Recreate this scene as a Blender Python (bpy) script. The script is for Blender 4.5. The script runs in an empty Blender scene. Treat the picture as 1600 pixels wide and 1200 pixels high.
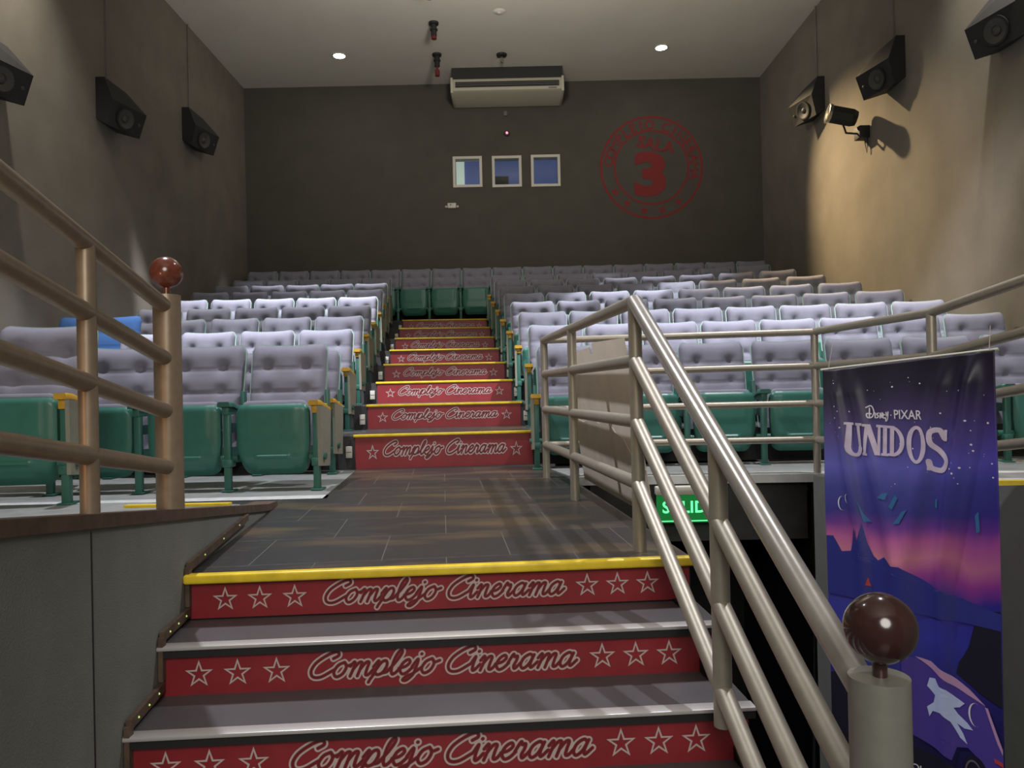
import bpy, bmesh, math, random
from mathutils import Vector, Matrix
from mathutils.geometry import tessellate_polygon
from math import sin, cos, pi, radians, sqrt, exp
random.seed(4)
C = bpy.context.scene.collection
SC = bpy.context.scene

# ------------------------------------------------------------------ camera, world, lights, exposure
cam_d = bpy.data.cameras.new('camera'); cam = bpy.data.objects.new('camera', cam_d); C.objects.link(cam)
cam_d.sensor_width = 36.0; cam_d.lens = 27.0; cam_d.clip_start = 0.02
cam.matrix_world = Matrix.Translation((0, 0, .598)) @ Matrix.Rotation(pi/2+.006, 4, 'X') @ Matrix.Rotation(-.022, 4, 'Z')
SC.camera = cam
SC.view_settings.view_transform = 'Standard'; SC.view_settings.look = 'None'
SC.view_settings.gamma = 1; SC.view_settings.use_curve_mapping = False
SC.view_settings.exposure = 0.0
W = bpy.data.worlds.new('world'); SC.world = W; W.use_nodes = True
W.node_tree.nodes['Background'].inputs[0].default_value = (.95, .93, .88, 1)
W.node_tree.nodes['Background'].inputs[1].default_value = .055

def spot(name, loc, target, power, col, ang, blend=.6, rad=.06):
    d = bpy.data.lights.new(name, 'SPOT'); d.energy = power; d.color = col
    d.spot_size = radians(ang); d.spot_blend = blend; d.shadow_soft_size = rad
    o = bpy.data.objects.new(name, d); C.objects.link(o); o.location = loc
    o.rotation_euler = (Vector(target)-Vector(loc)).to_track_quat('-Z', 'Y').to_euler()
    return o
COOL = (.93, .93, 1.0); WARM = (1.0, .74, .42); NEUT = (1.0, .93, .82)
spot('downlight_beam', (-2.55, 8.4, 5.9), (-2.3, 8.7, 1), 800, COOL, 64, .6)
spot('downlight_beam', (2.5, 8.4, 5.9), (2.1, 8.5, 1), 750, COOL, 64, .6)
spot('downlight_beam', (-2.3, 4.7, 5.9), (-1.5, 5.2, 0), 950, COOL, 80, .6)
spot('downlight_beam', (2.5, 4.7, 5.9), (1.6, 5.2, 0), 850, COOL, 80, .6)
spot('downlight_beam', (2.48, 12.1, 5.9), (4.1, 9.3, 2.3), 2600, WARM, 56, 1)
spot('downlight_beam', (-2.63, 12.1, 5.9), (-2.5, 10.3, 1.5), 320, COOL, 56, .8)
spot('wall_beam', (-3.95, 6.5, 5.9), (-4.62, 6.75, 4.0), 430, NEUT, 84, 1)
spot('wall_beam', (3.85, 6.4, 5.9), (4.6, 6.7, 3.4), 430, NEUT, 80, 1)
# added fill beams that stripe the seats: wide across rows, narrow front to back
def row_fill(loc, target, power, col, ang, k, blend=.5):
    o = spot('row_fill_beam', loc, target, power, col, ang, blend, .05); o.scale = (1, k, 1); return o
row_fill((-2.5, 8.4, 5.9), (-2.6, 9.75, 1.75), 2100, COOL, 62, .20)
row_fill((-2.3, 4.7, 5.9), (-2.8, 7.3, 1.05), 1700, COOL, 52, .34, .8)
row_fill((-2.6, 12.1, 5.9), (-2.7, 11.75, 2.2), 900, COOL, 62, .30)
row_fill((2.5, 4.7, 5.9), (2.3, 7.65, 1.15), 1750, COOL, 66, .34, .8)
row_fill((2.5, 8.4, 5.9), (1.3, 9.75, 1.75), 1700, COOL, 50, .22)
row_fill((2.4, 12.1, 5.9), (2.2, 11.75, 2.2), 900, COOL, 44, .40)
spot('ceiling_fill', (0, 7.4, 4.4), (0, 9.4, 6), 300, (1, .93, .84), 150, .7, .3)  # unseen upward spot added to brighten the ceiling
def point(name, loc, power, col, rad):
    d = bpy.data.lights.new(name, 'POINT'); d.energy = power; d.color = col; d.shadow_soft_size = rad
    o = bpy.data.objects.new(name, d); C.objects.link(o); o.location = loc; return o
point('warm_fill', (-1.75, .35, .45), 14, (1, .52, .22), .12)  # unseen warm point added for the orange tint on the left railing
point('front_fill', (0.2, -2.6, 2.6), 520, (1, .95, .86), 1.2)  # unseen soft fill added in front to lift seats, risers and walls

# ------------------------------------------------------------------ materials
def mat(name, col, rough=.6, metal=0, bump=0, bscale=200, var=0, vscale=6, spec=.5, emit=None, estr=0, coat=0):
    m = bpy.data.materials.new(name); m.use_nodes = True
    nt = m.node_tree; b = nt.nodes['Principled BSDF']
    b.inputs['Base Color'].default_value = (*col, 1); b.inputs['Roughness'].default_value = rough
    b.inputs['Metallic'].default_value = metal; b.inputs['Specular IOR Level'].default_value = spec
    if coat: b.inputs['Coat Weight'].default_value = coat; b.inputs['Coat Roughness'].default_value = .1
    tc = nt.nodes.new('ShaderNodeTexCoord')
    if bump:
        n = nt.nodes.new('ShaderNodeTexNoise'); n.inputs['Scale'].default_value = bscale; n.inputs['Detail'].default_value = 3
        bp = nt.nodes.new('ShaderNodeBump'); bp.inputs['Strength'].default_value = bump; bp.inputs['Distance'].default_value = .004
        nt.links.new(tc.outputs['Object'], n.inputs['Vector']); nt.links.new(n.outputs['Fac'], bp.inputs['Height'])
        nt.links.new(bp.outputs['Normal'], b.inputs['Normal'])
    if var:
        n = nt.nodes.new('ShaderNodeTexNoise'); n.inputs['Scale'].default_value = vscale; n.inputs['Detail'].default_value = 5
        r = nt.nodes.new('ShaderNodeValToRGB')
        r.color_ramp.elements[0].position = .3; r.color_ramp.elements[1].position = .7
        r.color_ramp.elements[0].color = (*[c*(1-var) for c in col], 1)
        r.color_ramp.elements[1].color = (*[min(1, c*(1+var)) for c in col], 1)
        nt.links.new(tc.outputs['Object'], n.inputs['Vector']); nt.links.new(n.outputs['Fac'], r.inputs['Fac'])
        nt.links.new(r.outputs['Color'], b.inputs['Base Color'])
    if emit:
        b.inputs['Emission Color'].default_value = (*emit, 1); b.inputs['Emission Strength'].default_value = estr
    return m
M = {}
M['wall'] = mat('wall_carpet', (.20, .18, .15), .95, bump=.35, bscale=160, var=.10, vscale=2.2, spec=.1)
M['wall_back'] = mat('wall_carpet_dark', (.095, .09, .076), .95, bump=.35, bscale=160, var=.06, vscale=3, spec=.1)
M['wall_low'] = mat('wall_carpet_grey', (.215, .225, .205), .95, bump=.5, bscale=220, var=.08, vscale=5, spec=.1)
M['ceiling'] = mat('ceiling_paint', (.74, .69, .62), .9, var=.03, vscale=1.5, spec=.2)
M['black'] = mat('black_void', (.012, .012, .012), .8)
M['fascia'] = mat('fascia_dark', (.05, .05, .05), .85, bump=.3, bscale=90, var=.2, vscale=9)
M['fabric'] = mat('seat_fabric', (.25, .247, .305), .92, bump=.35, bscale=420, var=.06, vscale=14, spec=.15)
M['blue'] = mat('blue_fabric', (.045, .11, .27), .9, bump=.3, bscale=400, spec=.15)
M['green'] = mat('green_plastic', (.05, .19, .15), .33, var=.08, vscale=10)
M['green_metal'] = mat('green_painted_metal', (.04, .15, .115), .42)
M['shell'] = mat('green_shell_lit', (.30, .44, .38), .45)  # green shell paled: grazing light on its edge is in the colour
M['yellow'] = mat('yellow_plastic', (.62, .36, .03), .5, var=.12, vscale=20)
M['nosing_yellow'] = mat('yellow_nosing', (.88, .64, .04), .32, var=.15, vscale=14)
M['panel'] = mat('laminate_end_panel', (.28, .28, .22), .55, var=.08, vscale=20)
M['red'] = mat('red_vinyl', (.27, .022, .03), .42, var=.12, vscale=9)
M['pale'] = mat('pale_lettering', (.55, .46, .44), .55)
M['darkred'] = mat('dark_red_vinyl', (.14, .012, .016), .45)
M['metal'] = mat('brushed_rail_paint', (.44, .40, .33), .46, metal=.55, var=.06, vscale=30)
M['metal_light'] = mat('polished_rail', (.55, .53, .49), .28, metal=.6, var=.05, vscale=40)
M['newel'] = mat('grey_newel_paint', (.30, .30, .265), .4, metal=.35, var=.06, vscale=30)
M['bronze'] = mat('bronze_rail_paint', (.33, .26, .19), .42, metal=.45, var=.08, vscale=30)
M['ball_dark'] = mat('lacquered_dark_wood', (.045, .018, .016), .18, coat=.6)
M['ball_red'] = mat('lacquered_red_wood', (.16, .04, .022), .25, var=.25, vscale=60, coat=.5)
M['speaker'] = mat('speaker_black', (.014, .014, .015), .65)
M['cone'] = mat('speaker_cone', (.055, .052, .05), .55)
M['tread_edge'] = mat('aluminium_nosing', (.62, .60, .59), .34, metal=.35)
M['rubber'] = mat('black_rubber', (.015, .015, .016), .6)
M['white'] = mat('white_plastic', (.62, .60, .52), .5)
M['ac_white'] = mat('appliance_enamel', (.55, .52, .42), .5)
M['grille'] = mat('dark_grille', (.02, .02, .02), .6)
M['cardboard'] = mat('cardboard', (.80, .71, .59), .85, var=.07, vscale=5)
M['cardboard_dark'] = mat('cardboard_torn_layer', (.66, .58, .48), .85, var=.07, vscale=7)  # darker cardboard of the torn second layer
M['logo'] = mat('red_wall_paint', (.22, .028, .03), .9)
M['floor_pale'] = mat('pale_grey_floor', (.25, .26, .25), .6, var=.18, vscale=7)
M['floor_edge'] = mat('white_floor_edge', (.62, .63, .62), .5, var=.12, vscale=15)
M['cap'] = mat('brown_cap', (.10, .065, .045), .7, var=.3, vscale=25)
M['tier'] = mat('tier_carpet', (.055, .055, .058), .9, bump=.3, bscale=150)
M['glow'] = mat('lamp_glow', (1, 1, 1), .5, emit=(1, .96, .9), estr=60)
M['green_glow'] = mat('exit_letters', (.1, .9, .3), .4, emit=(.12, 1, .32), estr=1.6)
M['green_plate'] = mat('exit_plate', (.01, .12, .03), .3, emit=(.02, .5, .09), estr=.25)
M['booth_blue'] = mat('booth_interior', (.05, .07, .14), .6, emit=(.10, .15, .36), estr=.42)  # booth lighting put into a dim blue glow of the back panel
M['booth_pale'] = mat('booth_glow_strip', (.6, .7, .6), .6, emit=(.62, .78, .66), estr=.62)  # booth lamp light put in as a glowing pale strip
M['booth_dark'] = mat('booth_dark', (.02, .02, .02), .7)
M['chrome'] = mat('chrome', (.6, .58, .55), .15, metal=.9)
M['led_red'] = mat('red_led', (.5, .02, .03), .3, emit=(1, .1, .15), estr=6)
M['led_amber'] = mat('led_bead', (.3, .4, .1), .3, emit=(.5, .8, .2), estr=.8)
M['cable'] = mat('cable_grey', (.16, .15, .13), .6)
g = bpy.data.materials.new('window_glass'); g.use_nodes = True
gb = g.node_tree.nodes['Principled BSDF']; gb.inputs['Transmission Weight'].default_value = 1; gb.inputs['Roughness'].default_value = .02
gb.inputs['IOR'].default_value = 1.2; M['glass'] = g

def vinyl_mat():
    m = bpy.data.materials.new('vinyl_floor'); m.use_nodes = True; nt = m.node_tree; b = nt.nodes['Principled BSDF']
    tc = nt.nodes.new('ShaderNodeTexCoord'); N = nt.nodes.new; L = nt.links.new
    mp = N('ShaderNodeMapping'); mp.inputs['Rotation'].default_value = (0, 0, -.09); L(tc.outputs['Object'], mp.inputs['Vector'])
    br = N('ShaderNodeTexBrick'); br.offset = .5
    br.inputs['Color1'].default_value = (.034, .032, .033, 1); br.inputs['Color2'].default_value = (.040, .037, .038, 1)
    br.inputs['Mortar'].default_value = (.16, .15, .14, 1); br.inputs['Scale'].default_value = 1
    br.inputs['Mortar Size'].default_value = .0022; br.inputs['Mortar Smooth'].default_value = .6
    br.inputs['Brick Width'].default_value = .46; br.inputs['Row Height'].default_value = .46
    L(mp.outputs['Vector'], br.inputs['Vector'])
    # worn brown patches
    n = N('ShaderNodeTexNoise'); n.inputs['Scale'].default_value = 1.7; n.inputs['Detail'].default_value = 6
    m2 = N('ShaderNodeMapping'); m2.inputs['Scale'].default_value = (.7, 2.2, 1); m2.inputs['Location'].default_value = (.35, .55, 0)
    L(tc.outputs['Object'], m2.inputs['Vector']); L(m2.outputs['Vector'], n.inputs['Vector'])
    r = N('ShaderNodeValToRGB'); r.color_ramp.elements[0].position = .50; r.color_ramp.elements[1].position = .70
    r.color_ramp.elements[0].color = (0, 0, 0, 1); r.color_ramp.elements[1].color = (.7, .7, .7, 1); L(n.outputs['Fac'], r.inputs['Fac'])
    mx = N('ShaderNodeMix'); mx.data_type = 'RGBA'; L(r.outputs['Color'], mx.inputs[0]); L(br.outputs['Color'], mx.inputs[6])
    mx.inputs[7].default_value = (.17, .115, .055, 1)
    # pale scratches
    n2 = N('ShaderNodeTexNoise'); n2.inputs['Scale'].default_value = 9; n2.inputs['Detail'].default_value = 8
    m3 = N('ShaderNodeMapping'); m3.inputs['Scale'].default_value = (1, 7, 1); L(tc.outputs['Object'], m3.inputs['Vector']); L(m3.outputs['Vector'], n2.inputs['Vector'])
    r2 = N('ShaderNodeValToRGB'); r2.color_ramp.elements[0].position = .60; r2.color_ramp.elements[1].position = .8
    r2.color_ramp.elements[0].color = (0, 0, 0, 1); r2.color_ramp.elements[1].color = (.5, .5, .5, 1); L(n2.outputs['Fac'], r2.inputs['Fac'])
    mx2 = N('ShaderNodeMix'); mx2.data_type = 'RGBA'; L(r2.outputs['Color'], mx2.inputs[0]); L(mx.outputs[2], mx2.inputs[6])
    mx2.inputs[7].default_value = (.18, .17, .165, 1)
    L(mx2.outputs[2], b.inputs['Base Color'])
    b.inputs['Roughness'].default_value = .36; b.inputs['Specular IOR Level'].default_value = .55
    return m
M['vinyl'] = vinyl_mat()
M['tread'] = mat('tread_vinyl_lit', (.085, .081, .086), .42, var=.12, vscale=5)  # landing vinyl made lighter, the light on the treads put into colour

# ------------------------------------------------------------------ mesh builder
class MB:
    def __init__(self): self.v = []; self.f = []; self.m = []; self.s = []
    def add(self, vs, fs, mi=0, sm=False):
        o = len(self.v); self.v += [tuple(p) for p in vs]
        for f in fs: self.f.append([i+o for i in f]); self.m.append(mi); self.s.append(sm)
    def box(self, x0, x1, y0, y1, z0, z1, mi=0, T=None):
        vs = [Vector((x, y, z)) for z in (z0, z1) for y in (y0, y1) for x in (x0, x1)]
        if T is not None: vs = [T @ p for p in vs]
        self.add(vs, [(0, 2, 3, 1), (4, 5, 7, 6), (0, 1, 5, 4), (2, 6, 7, 3), (0, 4, 6, 2), (1, 3, 7, 5)], mi)
    def rbox(self, x0, x1, y0, y1, z0, z1, r=.01, mi=0, T=None, seg=2):
        bm = bmesh.new(); bmesh.ops.create_cube(bm, size=1)
        for p in bm.verts: p.co = Vector(((x0+x1)/2+p.co.x*(x1-x0), (y0+y1)/2+p.co.y*(y1-y0), (z0+z1)/2+p.co.z*(z1-z0)))
        bmesh.ops.bevel(bm, geom=bm.edges[:], offset=r, segments=seg, profile=.5, affect='EDGES')
        self.bm(bm, mi, T)
    def bm(self, bm, mi=0, T=None, sm=True):
        bm.verts.ensure_lookup_table(); bm.verts.index_update()
        self.add([(T @ p.co) if T is not None else p.co.copy() for p in bm.verts], [[q.index for q in f.verts] for f in bm.faces], mi, sm)
        bm.free()
    def tube(self, pts, r, n=20, mi=0, caps=True):
        pts = [Vector(p) for p in pts]; rings = []
        for i, p in enumerate(pts):
            a = pts[max(0, i-1)]; b = pts[min(len(pts)-1, i+1)]
            d = (b-a).normalized()
            if 0 < i < len(pts)-1:
                d1 = (p-a).normalized(); d2 = (b-p).normalized(); d = (d1+d2).normalized(); k = 1/max(.5, d.dot(d1))
            else: k = 1
            up = Vector((0, 0, 1)) if abs(d.z) < .95 else Vector((0, 1, 0))
            u = d.cross(up).normalized(); w = u.cross(d).normalized()
            rr = r[i] if isinstance(r, (list, tuple)) else r
            rings.append([p+u*cos(2*pi*j/n)*rr+w*sin(2*pi*j/n)*rr*k for j in range(n)])
        vs = [q for R in rings for q in R]; fs = []
        for i in range(len(pts)-1):
            for j in range(n): fs.append((i*n+j, i*n+(j+1) % n, (i+1)*n+(j+1) % n, (i+1)*n+j))
        self.add(vs, fs, mi, True)
        if caps:
            self.add(rings[0], [list(range(n))[::-1]], mi); self.add(rings[-1], [list(range(n))], mi)
    def lathe(self, prof, c=(0, 0, 0), n=32, mi=0, T=None, sm=True):
        vs = []; fs = []
        for (r, z) in prof:
            for j in range(n): vs.append(Vector((c[0]+r*cos(2*pi*j/n), c[1]+r*sin(2*pi*j/n), c[2]+z)))
        for i in range(len(prof)-1):
            for j in range(n): fs.append((i*n+j, i*n+(j+1) % n, (i+1)*n+(j+1) % n, (i+1)*n+j))
        if T is not None: vs = [T @ p for p in vs]
        self.add(vs, fs, mi, sm)
    def sphere(self, c, r, mi=0, n=40):
        self.lathe([(max(1e-5, r*sin(pi*i/24)), -r*cos(pi*i/24)) for i in range(25)], c, n, mi)
    def prism(self, poly, z0, z1, mi=0, T=None):           # poly in xy, extruded in z
        n = len(poly); vs = [Vector((p[0], p[1], z)) for z in (z0, z1) for p in poly]
        if T is not None: vs = [T @ p for p in vs]
        fs = [list(range(n))[::-1], list(range(n, 2*n))]+[(i, (i+1) % n, n+(i+1) % n, n+i) for i in range(n)]
        self.add(vs, fs, mi)
    def build(self, name, mats, parent=None, smooth_angle=40):
        me = bpy.data.meshes.new(name); me.from_pydata(self.v, [], self.f)
        if not isinstance(mats, (list, tuple)): mats = [mats]
        for m in mats: me.materials.append(m)
        me.polygons.foreach_set('material_index', self.m); me.polygons.foreach_set('use_smooth', self.s)
        bm = bmesh.new(); bm.from_mesh(me)
        bmesh.ops.remove_doubles(bm, verts=bm.verts[:], dist=1e-5) if len(bm.verts) < 6000 else None
        if not getattr(self, 'keepnormals', False): bmesh.ops.recalc_face_normals(bm, faces=bm.faces[:])
        bm.to_mesh(me); bm.free(); me.update()
        if any(self.s):
            try: me.set_sharp_from_angle(angle=radians(smooth_angle))
            except Exception: pass
        o = bpy.data.objects.new(name, me); C.objects.link(o)
        if parent: o.parent = parent
        return o
def tag(o, label=None, cat=None, group=None, kind=None):
    if label: o['label'] = label
    if cat: o['category'] = cat
    if group: o['group'] = group
    if kind: o['kind'] = kind
    return o
def empty(name, loc=(0, 0, 0), rz=0, label=None, cat=None, group=None):
    o = bpy.data.objects.new(name, None); C.objects.link(o); o.location = loc; o.rotation_euler = (0, 0, rz); o.empty_display_size = .1
    return tag(o, label, cat, group)
def struct(o, label=None, cat=None): return tag(o, label, cat, None, 'structure')

# ------------------------------------------------------------------ text and script lettering
def text_polys(s, size=1, offset=0, shear=0, align='LEFT', space=1):
    cu = bpy.data.curves.new('t', 'FONT'); cu.body = s; cu.size = size; cu.offset = offset; cu.shear = shear
    cu.align_x = align; cu.space_character = space; cu.resolution_u = 4
    o = bpy.data.objects.new('t', cu); C.objects.link(o); dg = bpy.context.evaluated_depsgraph_get(); dg.update()
    me = bpy.data.meshes.new_from_object(o.evaluated_get(dg))
    vs = [v.co.copy() for v in me.vertices]; fs = [list(p.vertices) for p in me.polygons]
    bpy.data.objects.remove(o); bpy.data.curves.remove(cu); bpy.data.meshes.remove(me)
    return vs, fs
GL = {
 'C': (1.62, [[(1.35, 1.35), (1.62, 1.62), (1.42, 1.92), (.95, 1.72), (.42, 1.15), (.2, .55), (.42, .1), (.95, .06), (1.62, .5)]]),
 'o': (.98, [[(.55, 1.0), (.2, .8), (.06, .35), (.3, .02), (.64, .2), (.76, .65), (.55, 1.0)], [(.6, .95), (.8, .75), (1.08, .85)]]),
 'm': (1.5, [[(.02, .7), (.2, 1.0), (.28, .7), (.2, .02)], [(.24, .45), (.5, .92), (.7, .92), (.7, .5), (.66, .02)], [(.7, .45), (.95, .92), (1.15, .92), (1.14, .5), (1.16, .1), (1.34, .08), (1.56, .42)]]),
 'n': (1.05, [[(.02, .7), (.2, 1.0), (.28, .7), (.2, .02)], [(.24, .45), (.5, .92), (.72, .92), (.7, .5), (.72, .1), (.9, .08), (1.12, .42)]]),
 'p': (1.05, [[(.02, .6), (.24, 1.0), (.24, .5), (.12, -.25), (.1, -.75)], [(.22, .35), (.45, .88), (.72, .98), (.86, .65), (.72, .18), (.42, .04), (.24, .2)], [(.72, .15), (.95, .2), (1.1, .4)]]),
 'l': (.62, [[(.0, .35), (.35, .95), (.5, 1.6), (.38, 1.85), (.2, 1.45), (.16, .5), (.3, .05), (.5, .12), (.7, .42)]]),
 'e': (.82, [[(.02, .42), (.4, .52), (.62, .78), (.48, 1.0), (.2, .8), (.1, .38), (.32, .03), (.6, .1), (.88, .44)]]),
 'j': (.62, [[(.02, .5), (.26, 1.0), (.3, .6), (.22, -.2), (.0, -.72), (-.24, -.66), (-.12, -.28), (.3, .1), (.68, .45)], [(.36, 1.42), (.38, 1.44)]]),
 'i': (.58, [[(.02, .5), (.22, 1.0), (.2, .5), (.24, .08), (.4, .08), (.64, .44)], [(.3, 1.42), (.32, 1.44)]]),
 'r': (.8, [[(.0, .45), (.2, 1.05), (.3, .86), (.5, .9), (.52, .6), (.44, .25), (.56, .04), (.86, .44)]]),
 'a': (1.08, [[(.74, .8), (.5, 1.0), (.16, .75), (.08, .3), (.3, .02), (.6, .3), (.78, .95)], [(.76, .85), (.7, .35), (.82, .06), (1.14, .44)]]),
}
def crom(P, k=5):
    out = []; P = [Vector((p[0], p[1])) for p in P]
    if len(P) < 3: return P
    Q = [P[0]*2-P[1]]+P+[P[-1]*2-P[-2]]
    for i in range(1, len(Q)-2):
        for j in range(k):
            t = j/k; a, b, c, d = Q[i-1:i+3]
            out.append(.5*((2*b)+(c-a)*t+(2*a-5*b+4*c-d)*t*t+(3*b-a-3*c+d)*t**3))
    out.append(P[-1]); return out
def script_strokes(s, shear=.32):
    x = 0; S = []
    for ch in s:
        if ch == ' ': x += .55; continue
        adv, st = GL[ch]
        for p in st: S.append([(q.x+x+shear*q.y, .93*(1+(q.y-1)*.8 if q.y > 1 else (q.y*.6 if q.y < 0 else q.y))) for q in crom(p)])
        x += adv
    return S, x
def ribbon(S, hw):      # flat rounded strokes -> verts2d, faces
    vs = []; fs = []
    for P in S:
        for i, (x, y) in enumerate(P):
            o = len(vs)
            for j in range(8): vs.append((x+hw*cos(pi*j/4+.39), y+hw*sin(pi*j/4+.39)))
            fs.append(list(range(o, o+8)))
            if i:
                a = Vector(P[i-1]); b = Vector((x, y)); d = b-a
                if d.length < 1e-6: continue
                n = Vector((-d.y, d.x)).normalized()*hw; o = len(vs)
                vs += [tuple(a-n), tuple(b-n), tuple(b+n), tuple(a+n)]; fs.append([o, o+1, o+2, o+3])
    return vs, fs
def star(cx, cy, R, r=None, rot=0):
    r = r or R*.40
    return [(cx+(R if k % 2 == 0 else r)*cos(pi/2+rot+k*pi/5), cy+(R if k % 2 == 0 else r)*sin(pi/2+rot+k*pi/5)) for k in range(10)]

import numpy as np
def outline_cells(S, r_in, r_out, r_dark, step):
    """strokes -> outline band and inner core as non-overlapping cells (marching squares on a distance field)"""
    seg = np.array([(*P[i], *P[i+1]) for P in S for i in range(len(P)-1)])
    x0, x1 = seg[:, ::2].min()-r_out-step, seg[:, ::2].max()+r_out+step; y0, y1 = seg[:, 1::2].min()-r_out-step, seg[:, 1::2].max()+r_out+step
    gx = np.arange(x0, x1+step, step); gy = np.arange(y0, y1+step, step); X, Y = np.meshgrid(gx, gy); D = np.full(X.shape, 9.0)
    for ax, ay, bx, by in seg:
        i0, i1 = np.searchsorted(gx, (min(ax, bx)-r_out-2*step, max(ax, bx)+r_out+2*step)); xx = X[:, i0:i1]; yy = Y[:, i0:i1]
        dx, dy = bx-ax, by-ay; t = np.clip(((xx-ax)*dx+(yy-ay)*dy)/(dx*dx+dy*dy+1e-12), 0, 1)
        D[:, i0:i1] = np.minimum(D[:, i0:i1], np.hypot(xx-ax-t*dx, yy-ay-t*dy))
    def cells(Fl):
        out = []
        for part in Fl:
            pos = part > 0
            for j in range(len(gy)-1):
                row = pos[j, :-1].astype(int)+pos[j, 1:]+pos[j+1, :-1]+pos[j+1, 1:]
                i = 0
                while i < len(gx)-1:
                    if row[i] == 4:
                        k = i
                        while k+1 < len(gx)-1 and row[k+1] == 4: k += 1
                        out.append([(gx[i], gy[j]), (gx[k+1], gy[j]), (gx[k+1], gy[j+1]), (gx[i], gy[j+1])]); i = k+1; continue
                    if row[i]:
                        q = [(gx[i], gy[j], part[j, i]), (gx[i+1], gy[j], part[j, i+1]), (gx[i+1], gy[j+1], part[j+1, i+1]), (gx[i], gy[j+1], part[j+1, i])]; o = []
                        for a, c in zip(q, q[1:]+q[:1]):
                            if a[2] > 0: o.append(a[:2])
                            if (a[2] > 0) != (c[2] > 0):
                                t = a[2]/(a[2]-c[2]); o.append((a[0]+t*(c[0]-a[0]), a[1]+t*(c[1]-a[1])))
                        if len(o) > 2: out.append(o)
                    i += 1
        return out
    return cells([np.minimum(r_out-D, D-r_in)]), cells([r_dark-D])
_S, _TW = script_strokes('Complejo Cinerama')
_BAND, _CORE = outline_cells(_S, .105, .215, .05, .045)
def riser_mesh(w, h, text_w, star_x, star_R, cy):
    """red panel, local x across, z up (0 = top), front face at y=0 facing -y"""
    b = MB(); b.keepnormals = True
    b.box(-w/2, w/2, 0, .006, -h, 0, 0)
    k = text_w/_TW
    def put(vs, mi, dy): b.add([(x, -dy, z) for x, z in vs], [list(range(len(vs)))], mi)
    for cl, mi in ((_BAND, 1), (_CORE, 2)):
        for q in cl: put([((x-_TW/2-.2)*k, y*k+cy) for x, y in q], mi, .0009)
    for sx in star_x:
        zc = -h/2+.002; A = star(sx, zc, star_R); B_ = star(sx, zc, star_R*.70, star_R*.70*.36)
        for i in range(10): put([A[i], A[(i+1) % 10], B_[(i+1) % 10], B_[i]], 1, .0009)
    return b

# ================================================================== SHELL
XL, XR, YB, ZC = -4.575, 4.45, 13.4, 5.95
def nose_y(k): return 5.98+.951*k
def tier_z(k): return .262+.2135*k
AX = .0815
# back wall with three projection openings
wins = [(-.94, -.45, 4.14, 4.66), (-.255, .24, 4.13, 4.655), (.425, .915, 4.125, 4.66)]
b = MB()
xs = sorted({XL, XR, *[w[0] for w in wins], *[w[1] for w in wins]}); zs = sorted({0.0, ZC, *[w[2] for w in wins], *[w[3] for w in wins]})
for i in range(len(xs)-1):
    for j in range(len(zs)-1):
        cx, cz = (xs[i]+xs[i+1])/2, (zs[j]+zs[j+1])/2
        if any(w[0] < cx < w[1] and w[2] < cz < w[3] for w in wins): continue
        b.box(xs[i], xs[i+1], YB, YB+.16, zs[j], zs[j+1])
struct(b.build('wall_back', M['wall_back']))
for sgn, nm, X in ((-1, 'wall_left', XL), (1, 'wall_right', XR)):
    b = MB(); o = X+sgn*.7; zt = ZC+.1
    t = .2*sgn
    # far stretch, parallel to the room; near stretch splays outwards, its corner leaning slightly
    A = [(X, YB, -3), (X, YB, zt), (X, 6.75, zt), (X, 7.45, -3)]
    Bq = [(X, 7.45, -3), (X, 6.75, zt), (o, -3, zt), (o, -3, -3)]
    for q in (A, Bq):
        vs = list(q)+[(p[0]+t, p[1], p[2]) for p in q]
        b.add(vs, [(0, 1, 2, 3), (7, 6, 5, 4), (0, 4, 5, 1), (1, 5, 6, 2), (2, 6, 7, 3), (3, 7, 4, 0)])
    struct(b.build(nm, M['wall']))
b = MB(); b.box(-5.6, 5.5, -3, YB+.16, ZC, ZC+.15); struct(b.build('ceiling', M['ceiling']))

# lower floor where the viewer stands, landing, passage
def axx(x0, y): return x0
b = MB(); b.prism([(-1.02, -3), (.95, -3), (.70, 1.3), (-.95, 1.3)], -.97, -.87); struct(b.build('floor', M['vinyl']))
WL = lambda y: -1.092-.115*(y-2.5)         # stair wall, left
RR = lambda y: .73-.1*y                    # hand rail line, right
LR = lambda y: .606-.098*(y-2.65)          # landing edge, right
XW = lambda y: 1.92+.12*(5-y)              # passage wall, right
lnd = [(-1.10, 2.60), (.606, 2.70), (LR(5.06), 5.06), (.20, 5.9), (-1.207, 5.9), (-1.09, 4.36), (-4.4, 4.30), (-4.4, 3.86), (-1.29, 4.05)]
b = MB(); b.prism(lnd, -.14, 0); struct(b.build('floor_landing', M['vinyl']))

# seating tiers
def curve(i, X):
    if X > .8: return (.022+.005*max(0, i-2))*(X-.8)**2
    if X < -3: return .03*(-X-3)**2
    return 0
for k in range(8):
    ed = []
    ns = 30
    for s in range(ns+1):
        X = XL+.002+(XR-XL-.004)*s/ns
        xc = -.046-AX*nose_y(k); tilt = max(-.056, min(.056, (X-xc)*AX))
        ed.append((X, nose_y(k)+tilt-curve(k+2 if k < 7 else 4, X)*(1 if k < 7 else .6)))
    b = MB(); b.prism(ed+[(XR-.002, YB), (XL+.002, YB)], 0 if k == 0 else tier_z(k-1)-.02, tier_z(k)-.004)
    struct(b.build('floor_tier', M['tier']))
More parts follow.
